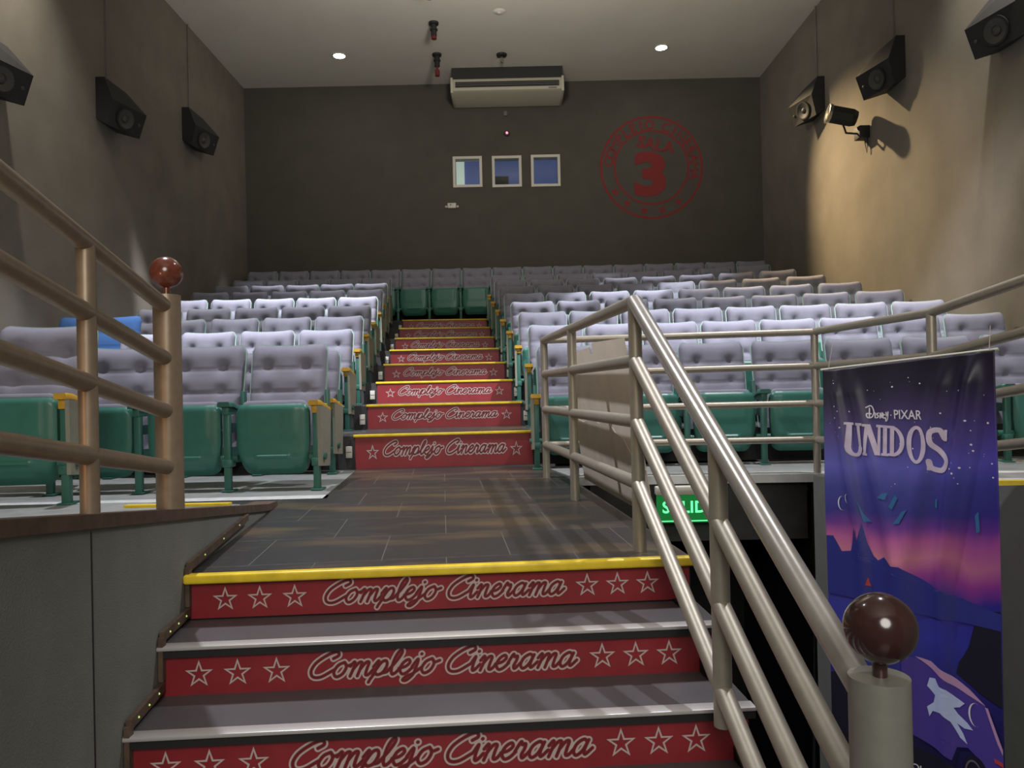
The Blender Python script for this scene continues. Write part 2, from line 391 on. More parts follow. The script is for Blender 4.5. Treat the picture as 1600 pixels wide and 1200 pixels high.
# flat seating floors at landing level: pale grey vinyl with white edging
b = MB(); b.prism([(-4.5, 4.44), (-1.10, 4.50), (-1.215, 5.9), (-4.5, 5.9)], -.12, -.003); struct(b.build('floor_left', M['floor_pale']))
b = MB(); b.prism([(-4.5, 4.27), (-1.065, 4.36), (-1.085, 4.50), (-4.5, 4.41)], -.12, .0); struct(b.build('trim_1', M['floor_edge']))
rp = [(LR(5.06)+.002, 5.06), (1.93, 4.98), (2.6, 4.85), (4.3, 4.55)]
b = MB(); b.prism([(x, y+.14) for x, y in rp]+[(4.4, 5.85), (LR(5.9)-.06, 5.85)], -.12, .0); struct(b.build('floor_right', M['floor_pale']))
b = MB()
for i in range(3): b.prism([rp[i], rp[i+1], (rp[i+1][0], rp[i+1][1]+.138), (rp[i][0], rp[i][1]+.138)], -.05, .006)
struct(b.build('trim_2', M['floor_edge']))
# raised side platforms
b = MB(); b.prism([(WL(3.7)-.09, 3.7), (WL(.2)-.09, .2), (-4.6, .2), (-4.6, 3.85), (-1.9, 3.85)], -.12, .07); struct(b.build('floor_platform_left', M['floor_pale']))
b = MB(); b.box(-1.86, -1.36, 3.655, 3.70, .07, .082); struct(b.build('trim_3', M['nosing_yellow']))
b = MB(); b.prism([(XW(4.3)+.09, 4.3), (4.6, 4.2), (4.9, .2), (XW(.2)+.09, .2)], -.12, .07); struct(b.build('floor_platform_right', M['floor_pale']))
b = MB(); b.prism([(2.17, 3.62), (2.55, 3.58), (2.55, 3.62), (2.17, 3.66)], .07, .115); struct(b.build('trim_4', M['nosing_yellow']))
b = MB(); b.prism([(2.12, 3.66), (2.6, 3.62), (2.6, 3.8), (2.12, 3.86)], .07, .10); struct(b.build('trim_5', M['floor_edge']))

# stair wall left (top falls away from the viewer), brown cap, dark stepped light strip
def slab_line(b, line, ys, zb, ztop, th, sgn, mi=0):
    vs = []; n = len(ys)
    for y in ys:
        x = line(y); vs += [(x, y, zb), (x, y, ztop(y)), (x+sgn*th, y, ztop(y)), (x+sgn*th, y, zb)]
    fs = [(0, 1, 2, 3), (4*n-1, 4*n-2, 4*n-3, 4*n-4)]
    for i in range(n-1):
        for j in range(4): fs.append((4*i+j, 4*i+(j+1) % 4, 4*i+4+(j+1) % 4, 4*i+4+j))
    b.add(vs, fs, mi)
wtl = lambda y: (.225+.135*(2.58-y) if y < 3.5 else max(.03, .10-.135*(y-3.5)))-.018
YS = [-.5, .3, 1, 1.5, 2.0, 2.6, 3.1, 3.5, 3.9, 4.12]
b = MB(); slab_line(b, WL, YS, -.95, wtl, .11, -1); b.box(WL(1.84), WL(1.84)+.0015, 1.838, 1.843, -.95, wtl(1.84)-.03, 1); struct(b.build('wall_stair_left', [M['wall_low'], M['rubber']]))
b = MB()
vs = []; n = len(YS)
for y in YS:
    x = WL(y); z = wtl(y); vs += [(x+.008, y, z-.022), (x+.008, y, z+.012), (x-.118, y, z+.012), (x-.118, y, z-.022)]
fs = [(0, 1, 2, 3), (4*n-1, 4*n-2, 4*n-3, 4*n-4)]
for i in range(n-1):
    for j in range(4): fs.append((4*i+j, 4*i+(j+1) % 4, 4*i+4+(j+1) % 4, 4*i+4+j))
b.add(vs, fs); struct(b.build('trim_6', M['cap']))
# passage wall right with cap
wtr = lambda y: .0+.135*max(0, 4.3-y)
YR = [-.5, .5, 1.5, 2.5, 3.4, 3.9, 4.3, 4.95]
b = MB(); slab_line(b, XW, YR, -2.6, wtr, .11, 1); struct(b.build('wall_passage', M['wall_low']))
# fascia above the exit opening and dark passage
b = MB(); b.box(.50, 1.925, 5.06, 5.14, -.43, -.05); struct(b.build('wall_fascia', M['fascia']))
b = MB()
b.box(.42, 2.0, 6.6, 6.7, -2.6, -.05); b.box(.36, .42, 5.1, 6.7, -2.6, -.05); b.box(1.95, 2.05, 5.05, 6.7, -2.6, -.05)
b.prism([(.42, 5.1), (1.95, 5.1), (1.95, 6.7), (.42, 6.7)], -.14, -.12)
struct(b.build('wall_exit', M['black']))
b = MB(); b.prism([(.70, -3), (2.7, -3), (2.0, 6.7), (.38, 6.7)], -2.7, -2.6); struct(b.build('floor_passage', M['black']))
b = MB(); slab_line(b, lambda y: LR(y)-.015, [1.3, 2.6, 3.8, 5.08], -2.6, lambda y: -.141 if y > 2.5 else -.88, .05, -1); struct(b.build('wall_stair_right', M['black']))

# ================================================================== LOWER STAIRCASE
T_, R_ = .265, .147; TH = .065
st = empty('staircase', (-.242, 2.60, 0), TH, 'wide flight of dark steps with red starred risers climbing to the landing', 'stairs')
low = riser_mesh(1.69, .118, .815, (-.73, -.617, -.502, .487, .592, .697), .043, -.084)
low0 = None
for i in range(6):
    y0 = -i*T_; z = -i*R_
    if i:
        b = MB(); b.box(-.855, .86, y0+.002, y0+T_+.012, z-.03, z-.002); b.build('tread', M['tread'], st)
        b = MB(); b.rbox(-.857, .862, y0-.012, y0+.036, z-.009, z+.0025, .0035); b.build('nosing', M['tread_edge'], st)
        b = MB(); b.box(-.856, .861, y0-.004, y0+.012, z-.032, z-.006); b.build('nosing_edge', M['rubber'], st)
    else:
        b = MB(); b.rbox(-.857, .862, y0-.022, y0+.02, z-.024, z+.008, .009, seg=3); b.build('nosing', M['nosing_yellow'], st)
    if low0 is None: low0 = low.build('riser_panel', [M['red'], M['pale'], M['darkred']], st)
    else:
        o = low0.copy(); C.objects.link(o); o.parent = st; low0_ = o
    (low0 if i == 0 else o).location = (0, y0+.012, z-(.026 if i == 0 else .031))
    b = MB(); b.box(-.85, .85, y0+.02, y0+T_+.02, z-R_-.02, z-.032); b.build('step_core', M['black'], st)
# stepped light channel on the left wall
b = MB()
zz = []
for i in range(0, 6):
    p = Vector((-.242+cos(TH)*-.855, 2.60+sin(TH)*-.855, 0)); d = Vector((-sin(TH), cos(TH), 0))
    for (ya, za, yb_, zb_) in ((-i*T_, -i*R_-.10, -i*T_, -i*R_+.03), (-i*T_, -i*R_+.03, -(i-1)*T_, -(i)*R_+.03) if i else (0, .03, .85, .055)):
        y1 = 2.55+ya; y2 = 2.55+yb_
        if abs(y1-y2) < 1e-6:
            b.add([(WL(y1)+.004+dx, y1+dy, z) for z in (za, zb_) for dx, dy in ((0, -.012), (.014, -.012), (.014, .012), (0, .012))],
                  [(0, 1, 2, 3), (4, 5, 6, 7), (0, 1, 5, 4), (1, 2, 6, 5), (2, 3, 7, 6), (3, 0, 4, 7)])
        else:
            b.add([(WL(y)+.004+dx, y, zc+dz) for y, zc in ((y1, za), (y2, zb_)) for dx, dz in ((0, -.014), (.014, -.014), (.014, .014), (0, .014))],
                  [(0, 1, 2, 3), (4, 5, 6, 7), (0, 1, 5, 4), (1, 2, 6, 5), (2, 3, 7, 6), (3, 0, 4, 7)])
            for t in (.2, .5, .8):
                y = y1+(y2-y1)*t; zc = za+(zb_-za)*t
                b.lathe([(.001, -.003), (.003, 0), (.001, .003)], (WL(y)+.019, y, zc), 8, 1)
struct(b.build('trim_7', [M['cap'], M['led_amber']]))

# ================================================================== AISLE STAIRCASE
WU = 1.386
st2 = empty('staircase', (-.046-AX*nose_y(0), nose_y(0), 0), AX, 'narrow aisle steps with yellow edges and one star each side of the red risers', 'stairs')
upm = riser_mesh(1.372, .20, .95, (-.555, .557), .052, -.118); up0 = None
for k in range(8):
    y0 = .951/cos(AX)*k; z = tier_z(k); h = R2 = .2135 if k else .262
    if up0 is None: up0 = o = upm.build('riser_panel', [M['red'], M['pale'], M['darkred']], st2)
    else: o = up0.copy(); C.objects.link(o); o.parent = st2
    o.location = (0, y0-.010, z-.014); o.scale = (1, 1, (h-.016)/.20)
    b = MB(); b.rbox(-.70, .70, y0-.022, y0+.02, z-.014, z+.007, .005); b.build('nosing', M['nosing_yellow'], st2)
    if k < 7: b = MB(); b.box(-.69, .69, y0+.015, y0+.94, z-.006, z+.002); b.build('tread', M['vinyl'], st2)
for k in range(8):
    for s in (-1, 1):
        p = Matrix.Rotation(AX, 4, 'Z') @ Vector((s*.735, .951/cos(AX)*k-.012, 0))+st2.location
        b = MB(); b.rbox(-.024, .024, -.012, .02, -.045, .045, .004); b.box(-.02, .02, -.0135, -.011, -.002, .002, 1)
        o = b.build('step_light', [M['white'], M['grille']]); o.location = (p.x, p.y, tier_z(k)-.125); o.rotation_euler = (0, 0, AX)
        wn = ('lowest', 'second', 'third', 'fourth', 'fifth', 'sixth', 'seventh', 'topmost')[k]
        tag(o, f'small grey step light box at the {"left" if s < 0 else "right"} end of the {wn} aisle riser', 'step light', 'step lights along the aisle stairs')

# ================================================================== CINEMA SEATS
def closed_grid(b, fr, bk, nu, nv, mi=0):
    vs = []; fs = []
    for S in (fr, bk):
        for j in range(nv+1):
            for i in range(nu+1): vs.append(S(-1+2*i/nu, j/nv))
    N = (nu+1)*(nv+1); ix = lambda s, i, j: s*N+j*(nu+1)+i
    for j in range(nv):
        for i in range(nu):
            fs.append((ix(0, i, j), ix(0, i+1, j), ix(0, i+1, j+1), ix(0, i, j+1))); fs.append((ix(1, i, j), ix(1, i, j+1), ix(1, i+1, j+1), ix(1, i+1, j)))
    for i in range(nu):
        fs.append((ix(0, i, 0), ix(1, i, 0), ix(1, i+1, 0), ix(0, i+1, 0))); fs.append((ix(0, i, nv), ix(0, i+1, nv), ix(1, i+1, nv), ix(1, i, nv)))
    for j in range(nv):
        fs.append((ix(0, 0, j), ix(0, 0, j+1), ix(1, 0, j+1), ix(1, 0, j))); fs.append((ix(0, nu, j), ix(1, nu, j), ix(1, nu, j+1), ix(0, nu, j+1)))
    b.add(vs, fs, mi, True)
ZB, ZT = .26, .935
def lean(z): return .265+(z-ZB)*.27
def back_out(u, v, hw, zt, corner):
    w = hw*(.965+.035*min(1, v*1.6)); x = u*w
    e = max(0, (abs(x)-(w-corner))/corner); dz = corner*(1-sqrt(max(0, 1-e*e)))
    z = ZB+(zt-ZB)*v-dz*max(0, (v-.55)/.45)**2-.019*(1-u*u)*v**6
    return x, z
def cushion_front(hw, zt, tufts=True):
    def f(u, v):
        u2 = math.copysign(abs(u)**.85, u); x, z = back_out(u2, v, hw, zt, .05)
        e = max(0, 1-abs(u2)**7)**.5; t = max(0, 1-max(0, (v-.86)/.14)**3)**.5
        bul = .052*e*t+.012
        s1 = (z-.765); s2 = (z-.612)
        bul -= .008*exp(-(s1/.009)**2)+.009*exp(-(s2/.009)**2)
        bul += .006*exp(-((z-.85)/.06)**2)*e+.006*exp(-((z-.69)/.05)**2)*e
        if tufts:
            for tx in (-.125, .125):
                for tz, a in ((.78, .058), (.625, .036)):
                    r2 = ((x-tx)/.036)**2+((z-tz)/.034)**2; bul -= a*exp(-sqrt(r2+.02)*1.25)
        return (x, lean(z)-max(.004, bul)*1.15, z)
    return f
def seat_parts():
    P = {}
    b = MB(); closed_grid(b, cushion_front(.247, ZT), lambda u, v: (lambda q: (q[0], lean(q[1])+.004, q[1]))(back_out(math.copysign(abs(u)**.85, u), v, .247, ZT, .05)), 30, 44)
    P['backrest_cushion'] = b.build('backrest_cushion', M['fabric'], None, 80)
    b = MB(); closed_grid(b, lambda u, v: (lambda q: (q[0], lean(q[1])+.003, q[1]))(back_out(u, v, .258, ZT+.006, .055)), lambda u, v: (lambda q: (q[0], lean(q[1])+.034-.010*abs(u)**6, q[1]))(back_out(u, v, .253, ZT+.002, .055)), 24, 20)
    P['backrest_shell'] = b.build('backrest_shell', M['shell'], None, 60)
    # folded-up seat: green plastic underside pan towards the viewer
    def so(u, v, hw, z0, z1, c0, c1):
        w = hw*(.93+.07*min(1, v*2.2)); x = math.copysign(abs(u)**.9, u)*w
        e0 = max(0, (abs(x)-(w-c0))/c0); e1 = max(0, (abs(x)-(w-c1))/c1)
        z = z0+(z1-z0)*v+c0*(1-sqrt(max(0, 1-min(1, e0)**2)))*(1-v)**3-c1*(1-sqrt(max(0, 1-min(1, e1)**2)))*max(0, (v-.6)/.4)**2
        return x, z
    def pan(u, v):
        x, z = so(u, v, .225, .095, .535, .07, .045)
        y = .0+.075*max(0, 1-v*3.2)**2+.018*abs(u)**8+.016*max(0, (v-.93)/.07)**2
        if abs(x) < .165 and z > .30: y -= .005*min(1, (.165-abs(x))/.02)*min(1, (z-.30)/.05)
        if abs(x) < .11 and .195 < z < .217: y -= .010
        if abs(x) < .11+(z-.10)*.0 and z < .15: y -= .005
        return (x, y, z)
    b = MB(); closed_grid(b, pan, lambda u, v: (lambda q: (q[0]*.99, .06+.03*max(0, 1-v*3.2)**2, q[1]))(so(u, v, .225, .10, .532, .07, .045)), 34, 40)
    P['seat_pan'] = b.build('seat_pan', M['green'], None, 35)
    b = MB(); closed_grid(b, lambda u, v: (lambda q: (q[0], .058, q[1]))(so(u, v, .215, .13, .552, .06, .05)), lambda u, v: (lambda q: (q[0], .075+.075*(1-abs(u)**6)**.5*(1-abs(2*v-1)**6)**.5, q[1]))(so(u, v, .215, .13, .556, .06, .05)), 16, 18)
    P['seat_cushion'] = b.build('seat_cushion', M['fabric'], None, 80)
    def standard(aisle):
        b = MB()
        b.rbox(-.02, .02, -.022, .022, .0, .50, .006)
        b.rbox(-.036, .036, -.035, .07, 0, .010, .003)
        b.rbox(-.011, .011, .0, .30, .36, .42, .004)
        b.rbox(-.011, .011, .27, .33, .25, .62, .004)
        b.tube([(-.052, .03, .205), (.052, .03, .205)], .021, 12); b.rbox(-.03, .03, -.03, .06, .15, .20, .01)
        return b.build('standard', M['green_metal'], None, 40)
    P['standard'] = standard(False)
    def arm(matr, wide):
        b = MB(); prof = [(-.06, .036), (-.045, .046), (0, .047), (.1, .036), (.24, .028), (.30, .026)]
        vs = []; fs = []
        for (y, w) in prof:
            z = .555-.17*max(0, y+.02)
            w *= wide
            vs += [(-w, y, z-.030), (w, y, z-.030), (w, y, z-.008), (w*.8, y, z), (-w*.8, y, z), (-w, y, z-.008)]
        n = len(prof)
        fs = [tuple(range(6))[::-1], tuple(range(6*n-6, 6*n))]
        for i in range(n-1):
            for j in range(6): fs.append((6*i+j, 6*i+(j+1) % 6, 6*i+6+(j+1) % 6, 6*i+6+j))
        b.add(vs, fs, 0, True); b.rbox(-.022, .022, -.035, .20, .475, .53, .006)
        return b.build('armrest', matr, None, 45)
    P['armrest'] = arm(M['green_metal'], 1); P['armrest_yellow'] = arm(M['yellow'], .82)
    # aisle end panel: outer face at +x
    b = MB()
    prof = [(-.035, .15), (-.045, .53), (.24, .485), (.19, .13)]
    b.prism([(y, z) for y, z in prof], .016, .036, 0, Matrix(((0, 0, 1, 0), (1, 0, 0, 0), (0, 1, 0, 0), (0, 0, 0, 1))))
    P['end_panel'] = b.build('end_panel', M['panel'], None, 30)
    for o in P.values(): o['proto'] = 1
    return P
PT = seat_parts()
used = set()
def seat_part(key, root, loc=(0, 0, 0), mirror=False, label=None):
    o = PT[key].copy(); C.objects.link(o); o.parent = root; o.location = loc
    o.name = key.replace('_yellow', '')
    if 'proto' in o: del o['proto']
    if mirror: o.scale = (-1, 1, 1)
    if label: o['label'] = label
    return o
def make_seat(x, y, z, rz, side, aisle, last, label, group, half=.275):
    """side=+1: aisle lies towards -x (right block); side=-1: aisle lies towards +x"""
    r = empty('cinema_seat', (x, y, z), rz, label, 'cinema seat', group)
    for k in ('backrest_cushion', 'backrest_shell', 'seat_pan', 'seat_cushion'): seat_part(k, r)
    sx = -side*half
    seat_part('standard', r, (sx, 0, 0))
    if aisle:
        seat_part('armrest_yellow', r, (sx, 0, 0), label='yellow aisle armrest'); seat_part('end_panel', r, (sx, 0, 0), mirror=(side > 0), label='grey laminate end panel')
    else: seat_part('armrest', r, (sx, 0, 0))
    if last: seat_part('standard', r, (-sx, 0, 0)); seat_part('armrest', r, (-sx, 0, 0))
    return r
ORD = ['first', 'second', 'third', 'fourth', 'fifth', 'sixth', 'seventh', 'eighth', 'ninth', 'tenth']
def leg_base(i):
    return {0: 4.75, 1: 5.66}.get(i, 6.75+.91*(i-2))
def slope(i, X): h = .02; return (-(curve(i, X+h)-curve(i, X-h))/(2*h))
def row_z(i): return 0 if i < 2 else tier_z(i-2)-.004
# left block: rows 0..8
for i, n in enumerate((4, 4, 4, 4, 5, 5, 5, 5, 5)):
    x = {0: -1.24, 1: -1.36}.get(i, -1.476-.079*(i-2))-.25
    for c in range(n):
        pitch = (.55, .55, .55, .55, .545, .54, .535, .522, .512)[i]; X = x-pitch*c
        rowname = 'front row' if i == 0 else ORD[i]+' row'
        if c == 0: lb = f'grey tufted seat with yellow armrest on the aisle, {rowname} left of the red stairs'
        else: lb = f'grey tufted cinema seat, {ORD[c]} from the aisle, {rowname} left of the red stairs'
        make_seat(X, leg_base(i)-curve(i, X), row_z(i), slope(i, X), -1, c == 0, c == n-1, lb, 'cinema seats left of the stairs', pitch/2)
# right block: rows 1..8
for i, n in zip(range(1, 9), (8, 8, 8, 8, 8, 8, 9, 9)):
    x = {1: .20}.get(i, .165-.079*(i-2))+.25
    pitch = {1: .555, 2: .529, 3: .533, 4: .545, 5: .545}.get(i, .543)
    for c in range(n):
        X = x+pitch*c
        if X > 4.18: continue
        rowname = 'front row' if i == 1 else ORD[i-1]+' row'
        if c == 0: lb = f'grey tufted seat with yellow armrest on the aisle, {rowname} right of the red stairs'
        else: lb = f'grey tufted cinema seat, {ORD[c]} from the aisle, {rowname} right of the red stairs'
        lastc = (c == n-1) or X+pitch > 4.18
        make_seat(X, leg_base(i)-curve(i, X)*(1.25 if i == 1 else 1), row_z(i), slope(i, X), 1, c == 0, lastc, lb, 'cinema seats right of the stairs', pitch/2)
# back row along the wall
for k in range(17):
    X = -1.6+.52*(k-5)
    if 5 <= k <= 7: lb = f'dark tufted seat facing the top of the aisle stairs, {("left", "middle", "right")[k-5]} of three'
    elif k < 5: lb = f'dark tufted seat in the back row, {ORD[k]} from the left wall'
    else: lb = f'dark tufted seat in the back row, {ORD[16-k]} from the right wall'
    make_seat(X, 12.72-.012*max(0, abs(X)-1.5)**2, tier_z(7)-.004, 0, 1, False, k == 16, lb, 'cinema seats against the back wall', .26)
# large seat on the left side platform
r = make_seat(-2.50, 3.80, .07, .10, -1, True, True, 'grey tufted seat with yellow armrest nearest the camera, behind the left railing', 'cinema seats left of the stairs')
# wide blue seat by the left wall
r = empty('wide_seat', (-4.04, 7.14, row_z(3)), .0, 'wide blue upholstered seat at the left wall end of a grey row', 'seat')
b = MB(); closed_grid(b, cushion_front(.40, .93, False), lambda u, v: (lambda q: (q[0], lean(q[1])+.004, q[1]))(back_out(math.copysign(abs(u)**.85, u), v, .40, .93, .05)), 30, 36)
b.build('backrest_cushion', M['blue'], r, 80)
b = MB(); b.rbox(-.40, .40, .0, .30, .30, .44, .04, seg=3); b.build('seat_cushion', M['blue'], r)
for s in (-1, 1): b = MB(); b.rbox(s*.36-.02, s*.36+.02, .05, .40, 0, .42, .006); b.build('leg', M['green_metal'], r)
for o in PT.values(): bpy.data.objects.remove(o)

# ================================================================== RAILINGS
# --- left railing on the stair wall
hl = empty('handrail', (WL(2.57)-.05, 2.57, wtl(2.57)), 0, 'bronze four-bar railing on the stair wall at left, red ball on its newel', 'railing')
OL = hl.location
xl = lambda y: WL(y)-.05
b = MB(); b.tube([Vector((xl(2.57), 2.57, wtl(2.57)+.008))-OL, Vector((xl(2.57), 2.57, .936))-OL], .044, 28); nw = b.build('newel_post', M['bronze'], hl)
b = MB(); b.sphere(Vector((xl(2.57), 2.57, 1.012))-OL, .053); b.tube([Vector((xl(2.57), 2.57, .93))-OL, Vector((xl(2.57), 2.57, .97))-OL], .012, 12); o = b.build('ball_finial', M['ball_red'], hl); o['label'] = 'glossy reddish brown ball'
for y in (1.955, 1.30, .6):
    b = MB(); b.tube([Vector((xl(y), y, wtl(y)+.008))-OL, Vector((xl(y), y, .905+.163*(2.5-y)))-OL], .0235, 20); b.build('post', M['bronze'], hl)
for z0, sl in ((.905, .163), (.73, .155), (.555, .147), (.37, .148)):
    b = MB(); b.tube([Vector((xl(y), y, z0+sl*(2.5-y)))-OL for y in (.2, 2.535)], .0245, 20); b.build('rail', M['bronze'], hl)
# --- right railing: stair flight, landing, front of the right seats
hr = empty('handrail', (RR(2.79), 2.79, 0), 0, 'silver four-bar railing at right of the stairs with dark ball on its newel', 'railing')
OR = hr.location
def H(x, y, z): return Vector((x, y, z))-OR
zn = [.905, .69, .468, .243]; sl = [.576, .57, .562, .556]
yn = 1.285; PY = 2.79
b = MB(); b.tube([H(RR(yn), yn, -.87), H(RR(yn), yn, .105)], .0485, 36); o = b.build('newel_post', M['newel'], hr)
b = MB(); b.sphere(H(RR(yn)+.004, yn, .185), .058); b.tube([H(RR(yn)+.002, yn, .10), H(RR(yn)+.002, yn, .14)], .012, 12); o = b.build('ball_finial', M['ball_dark'], hr); o['label'] = 'glossy dark brown ball'
for y, zb, zt in ((PY, 0, .905), (4.08, 0, .905), (5.12, 0, .915), (2.0, -.29, .905-.576*.79)):
    b = MB(); b.tube([H(RR(y), y, zb), H(RR(y), y, zt)], .0245, 24); b.build('post', M['metal'], hr)
for j in range(4):
    ye = yn+.03
    b = MB(); b.tube([H(RR(PY), PY, zn[j]), H(RR(ye), ye, zn[j]-sl[j]*(PY-ye))], .0245 if j else .027, 24); b.build('rail', M['metal_light'] if j == 0 else M['metal'], hr)
    b = MB(); b.tube([H(RR(PY), PY, zn[j]), H(RR(5.12), 5.12, [.915, .69, .455, .22][j])], .0245, 24); b.build('rail', M['metal'], hr)
    zq = [.925, .703, .459, .225][j]
    b = MB(); b.tube([H(RR(5.12), 5.12, [.915, .69, .455, .22][j]), H(1.975, 5.0, zq)], .0225, 20); b.build('rail', M['metal'], hr)
    xq = lambda y: XW(y)+.05
    b = MB(); b.tube([H(1.975, 5.0, zq), H(xq(3.85), 3.85, zq+.008), H(xq(3.2), 3.2, zq+.092+.004*j), H(xq(2.0), 2.0, zq+.25+.01*j)], .0235, 20); b.build('rail', M['metal'], hr)
for y, zt in ((5.0, .925), (3.85, .933), (2.6, 1.09)):
    x = 1.975 if y == 5.0 else XW(y)+.05
    b = MB(); b.tube([H(x, y, wtr(y) if y < 4.9 else 0), H(x, y, zt)], .0235, 20); b.build('post', M['metal'], hr)

# ================================================================== CARDBOARD PANEL leaning on the outside of the rail
cb = empty('cardboard_panel', (.40, 4.3, 0), 0, 'tall beige cardboard panel leaning against the landing railing', 'panel')
def cbp(y, z, off=0):      # leaning plane
    t = z/.82; x = (.41-.105*(y-4.3)-.0)+.075-(.10*t)
    yy = y+.10*t*0
    return Vector((x+off, yy, z))-cb.location
def cb_poly(poly, th, off, name, m):
    b = MB(); n = len(poly)
    vs = [cbp(y, z, off) for y, z in poly]+[cbp(y, z, off+th) for y, z in poly]
    b.add(vs, [list(range(n)), list(range(n, 2*n))[::-1]]+[(i, (i+1) % n, n+(i+1) % n, n+i) for i in range(n)]); return b.build(name, m, cb)
cb_poly([(3.46, .0), (5.02, .0), (5.02, .80), (4.3, .82), (4.3, .78), (4.22, .78), (4.22, .84), (3.53, .82)], .006, .05, 'board', M['cardboard'])
cb_poly([(3.455, .02), (5.0, .02), (5.0, .40), (4.75, .38), (4.5, .42), (4.3, .39), (4.1, .43), (3.95, .36), (3.8, .34), (3.65, .25), (3.46, .22)], .003, .046, 'paper_layer', M['cardboard_dark'])

# ================================================================== EXIT SIGN
es = empty('exit_sign', (1.13, 4.96, -.17), 0, 'green lit SALIDA exit sign hanging under the right seating floor', 'exit sign')
b = MB(); b.rbox(-.22, .22, -.03, .04, .06, .115, .008); b.box(-.2, -.19, 0, .01, .115, .17); b.box(.19, .2, 0, .01, .115, .17); b.build('housing', M['white'], es)
b = MB(); b.box(-.215, .215, -.004, .004, -.12, .06); pl = b.build('plate', M['green_plate'], es)
b = MB(); b.keepnormals = True
vs, fs = text_polys('SALIDA', .105, .0022, 0, 'CENTER', 1.05); b.add([(v.x, -.0055, v.y-.055) for v in vs], fs)
b.add([(x, -.0055, z) for x, z in ((-.21, -.112), (.21, -.112), (.21, -.106), (-.21, -.106))], [(0, 1, 2, 3)]); b.build('lettering', M['green_glow'], es)

# ================================================================== BANNER
BP, BQ = Vector((1.49, 3.68, .655)), Vector((1.935, 3.075, .712))
bw = (Vector((BQ.x, BQ.y, 0))-Vector((BP.x, BP.y, 0))).length; bdir = Vector((BQ.x-BP.x, BQ.y-BP.y, 0)).normalized(); bn = Vector((bdir.y, -bdir.x, 0))
BH = 2.0; PXM = 357.0
ban = empty('banner', (BP+BQ)/2, 0, 'purple and blue film banner lettered UNIDOS hanging from the right railing', 'banner')
def bpt(x, d, e=0):     # x metres from left edge, d metres below the top edge
    u = x/bw; top = BP.z+(BQ.z-BP.z)*u
    f = 0
    for c0, k, w, a in ((.08, .16, .030, .040), (.18, .26, .035, .030), (.90, -.20, .032, .042), (.76, -.26, .040, .030), (.5, 0, .09, .018)):
        c = c0+k*min(d, .9)/.9*(1 if d < .9 else 1); f += a*exp(-((u-c)/w*.7)**2)*min(1, d/.12)*max(.25, 1-d*.35)
    f += .006*sin(9*u+3*d)*min(1, d*2)
    p = BP+bdir*x; return Vector((p.x, p.y, top-d))+bn*(f+e)-ban.location
def banner_mat():
    m = bpy.data.materials.new('printed_banner'); m.use_nodes = True; nt = m.node_tree; b = nt.nodes['Principled BSDF']; N = nt.nodes.new; L = nt.links.new
    tc = N('ShaderNodeTexCoord'); sp = N('ShaderNodeSeparateXYZ'); L(tc.outputs['UV'], sp.inputs[0])
    no = N('ShaderNodeTexNoise'); no.inputs['Scale'].default_value = 3.2; no.inputs['Detail'].default_value = 4; L(tc.outputs['UV'], no.inputs['Vector'])
    ma = N('ShaderNodeMath'); ma.operation = 'MULTIPLY_ADD'; L(no.outputs['Fac'], ma.inputs[0]); ma.inputs[1].default_value = .09; L(sp.outputs['Y'], ma.inputs[2])
    su = N('ShaderNodeMath'); su.operation = 'SUBTRACT'; L(ma.outputs[0], su.inputs[0]); su.inputs[1].default_value = .045
    r = N('ShaderNodeValToRGB'); L(su.outputs[0], r.inputs['Fac'])
    stops = [(0, (.018, .017, .028)), (.06, (.03, .026, .055)), (.11, (.075, .06, .16)), (.17, (.12, .10, .34)), (.23, (.15, .15, .58)), (.28, (.075, .085, .36)), (.335, (.065, .06, .30)),
             (.365, (.20, .07, .36)), (.395, (.58, .15, .40)), (.435, (.72, .26, .36)), (.475, (.42, .08, .36)), (.515, (.06, .055, .34)), (.60, (.055, .065, .42)), (.70, (.04, .042, .22)), (.84, (.022, .02, .08)), (1, (.012, .01, .03))]
    cr = r.color_ramp
    while len(cr.elements) < len(stops): cr.elements.new(.5)
    for e, (p, c) in zip(cr.elements, stops): e.position = p; e.color = (*c, 1)
    # violet band grows to the right
    mx = N('ShaderNodeMix'); mx.data_type = 'RGBA'; mx.blend_type = 'MULTIPLY'; mx.inputs[0].default_value = 1; L(r.outputs['Color'], mx.inputs[6])
    r2 = N('ShaderNodeValToRGB'); L(sp.outputs['X'], r2.inputs['Fac']); r2.color_ramp.elements[0].color = (1.0, 1.0, 1.0, 1); r2.color_ramp.elements[1].color = (.62, .5, .85, 1)
    r2.color_ramp.elements[0].position = .45; L(r2.outputs['Color'], mx.inputs[7])
    L(mx.outputs[2], b.inputs['Base Color']); b.inputs['Roughness'].default_value = .42; b.inputs['Specular IOR Level'].default_value = .4
    return m
M['banner'] = banner_mat()
def uvmesh():
    nu, nv = 90, 150; me = bpy.data.meshes.new('cloth'); vs = []; fs = []
    for j in range(nv+1):
        for i in range(nu+1): vs.append(bpt(bw*i/nu, BH*j/nv))
    for j in range(nv):
        for i in range(nu): fs.append((j*(nu+1)+i, (j+1)*(nu+1)+i, (j+1)*(nu+1)+i+1, j*(nu+1)+i+1))
    me.from_pydata(vs, [], fs); uv = me.uv_layers.new(name='UVMap')
    for p in me.polygons:
        p.use_smooth = True
        for li in p.loop_indices:
            k = me.loops[li].vertex_index; uv.data[li].uv = ((k % (nu+1))/nu, (k//(nu+1))/nv)
    me.materials.append(M['banner']); o = bpy.data.objects.new('cloth', me); C.objects.link(o); o.parent = ban
    md = o.modifiers.new('th', 'SOLIDIFY'); md.thickness = .0015; md.offset = -1
    return o
cloth = uvmesh()
